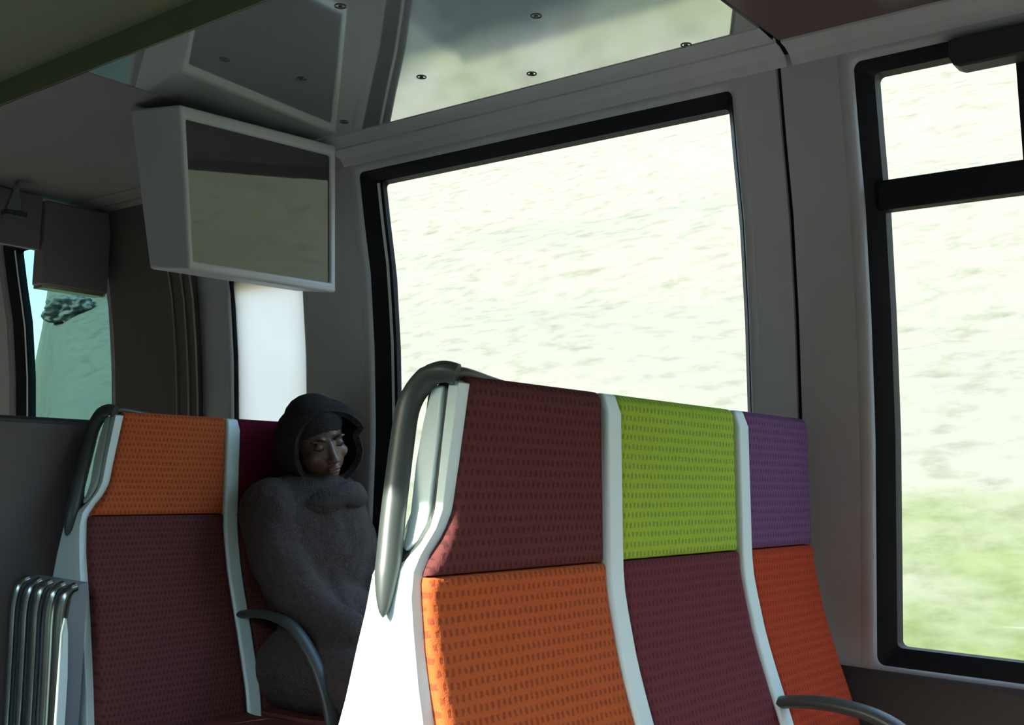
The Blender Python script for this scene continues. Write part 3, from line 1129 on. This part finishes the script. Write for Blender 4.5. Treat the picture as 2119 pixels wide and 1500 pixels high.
# trunk, arms and legs
ico(bm, (2.085, 2.395, 0.84), (0.155, 0.095, 0.20))
ico(bm, (2.085, 2.30, 0.62), (0.145, 0.105, 0.15))
limb(bm, [(1.95, 2.41, 0.97), (1.945, 2.34, 0.82), (1.975, 2.27, 0.71), (2.01, 2.16, 0.65), (2.06, 2.12, 0.63)], [0.055, 0.05, 0.045, 0.038, 0.032])
limb(bm, [(2.20, 2.43, 0.98), (2.215, 2.34, 0.80), (2.21, 2.28, 0.67), (2.17, 2.16, 0.61), (2.11, 2.11, 0.60)], [0.055, 0.05, 0.045, 0.038, 0.032])
for hx, sgn in ((2.045, 1), (2.125, -1)):       # hands folded in the lap
    c = Vector((hx + 0.02 * sgn, 2.085, 0.605 + (0.018 if sgn > 0 else 0)))
    ico(bm, c, (0.042, 0.036, 0.016), None, 2)
    for k, ln in enumerate((0.052, 0.060, 0.056, 0.044)):
        st = c + Vector((0.030 * sgn, -0.024 + 0.016 * k, 0.002))
        limb(bm, [st, st + Vector((ln * .5 * sgn, 0, -0.004)), st + Vector((ln * .85 * sgn, 0.002, -0.020))], [0.0095, 0.009, 0.0075], 8, 2)
    st = c + Vector((-0.005 * sgn, -0.034, 0.004))
    limb(bm, [st, st + Vector((0.025 * sgn, -0.018, 0.004)), st + Vector((0.050 * sgn, -0.020, 0))], [0.011, 0.010, 0.008], 8, 2)
for s in (-1, 1):
    limb(bm, [(2.085 + .075 * s, 2.38, 0.54), (2.085 + .09 * s, 2.15, 0.545), (2.085 + .10 * s, 1.98, 0.53), (2.085 + .10 * s, 1.95, 0.46), (2.085 + .10 * s, 1.97, 0.25), (2.085 + .10 * s, 1.99, 0.10)],
         [0.085, 0.075, 0.062, 0.058, 0.048, 0.038])
    ico(bm, (2.085 + .10 * s, 1.93, 0.05), (0.045, 0.12, 0.045))
body = finish('body', shift(bm, ps.location), 'skin', ps, smooth=180)
md = body.modifiers.new('fuse', 'REMESH')
md.mode = 'VOXEL'
md.voxel_size = 0.0045
md.use_smooth_shade = True
md = body.modifiers.new('soften', 'SMOOTH')
md.factor = 0.5
md.iterations = 2

# lips
bm = bmesh.new()
ico(bm, hp(0, 0.0905, -0.0645), (0.0195, 0.0085, 0.0045), HM, 2)
lo = finish('upper_lip', shift(bm, ps.location), 'lip', ps)
bm = bmesh.new()
ico(bm, hp(0, 0.0885, -0.0755), (0.0180, 0.0090, 0.0055), HM, 2)
finish('lower_lip', shift(bm, ps.location), 'lip', ps)

for s in (-1, 1):
    bm = bmesh.new()
    limb(bm, [hp(0.014 * s, 0.0835, 0.016), hp(0.030 * s, 0.0825, 0.023), hp(0.050 * s, 0.067, 0.016)], [0.0030, 0.0036, 0.0020], 8, 4)
    finish('eyebrow', shift(bm, ps.location), 'hood', ps, smooth=180)
    bm = bmesh.new()
    limb(bm, [hp(0.018 * s, 0.0800, -0.004), hp(0.031 * s, 0.0835, -0.0075), hp(0.045 * s, 0.0745, -0.004)], [0.0014, 0.0020, 0.0014], 8, 4)
    finish('eyelashes', shift(bm, ps.location), 'hood', ps, smooth=180)

# coat: trunk, sleeves, skirt over the thighs
bm = bmesh.new()
ico(bm, (2.085, 2.375, 0.86), (0.190, 0.125, 0.24))
ico(bm, (2.085, 2.30, 0.62), (0.165, 0.125, 0.17))
ico(bm, (2.085, 2.40, 1.02), (0.150, 0.110, 0.075))
limb(bm, [(1.935, 2.41, 0.985), (1.935, 2.34, 0.83), (1.975, 2.27, 0.72), (2.01, 2.15, 0.66), (2.03, 2.125, 0.65)], [0.088, 0.078, 0.068, 0.056, 0.050])
limb(bm, [(2.195, 2.42, 1.00), (2.225, 2.34, 0.81), (2.22, 2.28, 0.67), (2.18, 2.16, 0.61), (2.15, 2.125, 0.60)], [0.080, 0.070, 0.062, 0.054, 0.048])
for s in (-1, 1):
    limb(bm, [(2.085 + .07 * s, 2.36, 0.55), (2.085 + .09 * s, 2.20, 0.55), (2.085 + .10 * s, 2.05, 0.545)], [0.12, 0.105, 0.095])
coat = finish('coat', shift(bm, ps.location), 'coat', ps, smooth=180)
md = coat.modifiers.new('fuse', 'REMESH')
md.mode = 'VOXEL'
md.voxel_size = 0.010
md.use_smooth_shade = True
md = coat.modifiers.new('soften', 'SMOOTH')
md.factor = 0.5
md.iterations = 4
tx = bpy.data.textures.new('folds', 'CLOUDS')
tx.noise_scale = 0.07
md = coat.modifiers.new('folds', 'DISPLACE')
md.texture = tx
md.strength = 0.024
md.mid_level = 0.5

# trousers and shoes
for s in (-1, 1):
    bm = bmesh.new()
    limb(bm, [(2.085 + .09 * s, 2.12, 0.545), (2.085 + .10 * s, 1.975, 0.53), (2.085 + .10 * s, 1.945, 0.46), (2.085 + .10 * s, 1.967, 0.25), (2.085 + .10 * s, 1.985, 0.11)],
         [0.085, 0.074, 0.070, 0.060, 0.055])
    finish('trouser_leg', shift(bm, ps.location), 'trouser', ps, smooth=180)
    bm = bmesh.new()
    ico(bm, (2.085 + .10 * s, 1.92, 0.055), (0.052, 0.140, 0.055))
    for v in bm.verts:
        v.co.z = max(v.co.z, 0.004)
    finish('shoe', shift(bm, ps.location), 'rubber', ps, smooth=180)

# hood: shell round the head, open at the face
bm = bmesh.new()
n1, n2 = 30, 36
rows = []
for i in range(n1 + 1):
    th = math.radians(58 + (172 - 58) * i / n1)        # 0 = face direction
    row = []
    for k in range(n2):
        ph = 2 * math.pi * k / n2
        rx, rz = 0.116, 0.132
        wob_ = 1 + 0.05 * noise.noise(Vector((math.cos(ph) * 1.6, math.sin(ph) * 1.6, i * 0.18)))
        x = rx * math.sin(th) * math.cos(ph) * wob_
        z = rz * math.sin(th) * math.sin(ph) * wob_ - 0.004
        if z > 0:
            z *= 0.84
            x *= 1.0 + (0.22 if x < 0 else 0.0)
        y = 0.125 * math.cos(th) * wob_ - 0.010
        if z < 0:
            x *= 1 + 0.5 * min(1, -z / 0.13) * (1 if x < 0 else 0.4)
            z *= 1.10
        row.append(bm.verts.new(hp(x, y, z)))
    rows.append(row)
for i in range(n1):
    for k in range(n2):
        bm.faces.new((rows[i][k], rows[i + 1][k], rows[i + 1][(k + 1) % n2], rows[i][(k + 1) % n2]))
bm.faces.new(rows[-1])
bmesh.ops.recalc_face_normals(bm, faces=bm.faces)
hood = finish('hood', shift(bm, ps.location), 'hood', ps, smooth=180)
md = hood.modifiers.new('thickness', 'SOLIDIFY')
md.thickness = 0.018
md.offset = -1
# hair under the hood
bm = bmesh.new()
ico(bm, hp(0, -0.020, 0.046), (0.082, 0.094, 0.080), HM)
finish('hair', shift(bm, ps.location), 'hood', ps, smooth=180)
# scarf
bm = bmesh.new()
cpts = []
for k in range(25):
    a = 2 * math.pi * k / 24
    cpts.append(Vector((2.09 + 0.105 * math.cos(a), 2.375 + 0.095 * math.sin(a), 1.012 + 0.018 * math.cos(a) + 0.012 * math.sin(a * 3))))
tube(bm, cpts, [0.036 + 0.006 * math.sin(k * 1.7) for k in range(25)], [0.034] * 25, 14, side=Vector((0, 0, 1)))
scf = finish('scarf', shift(bm, ps.location), 'coat', ps, smooth=180)
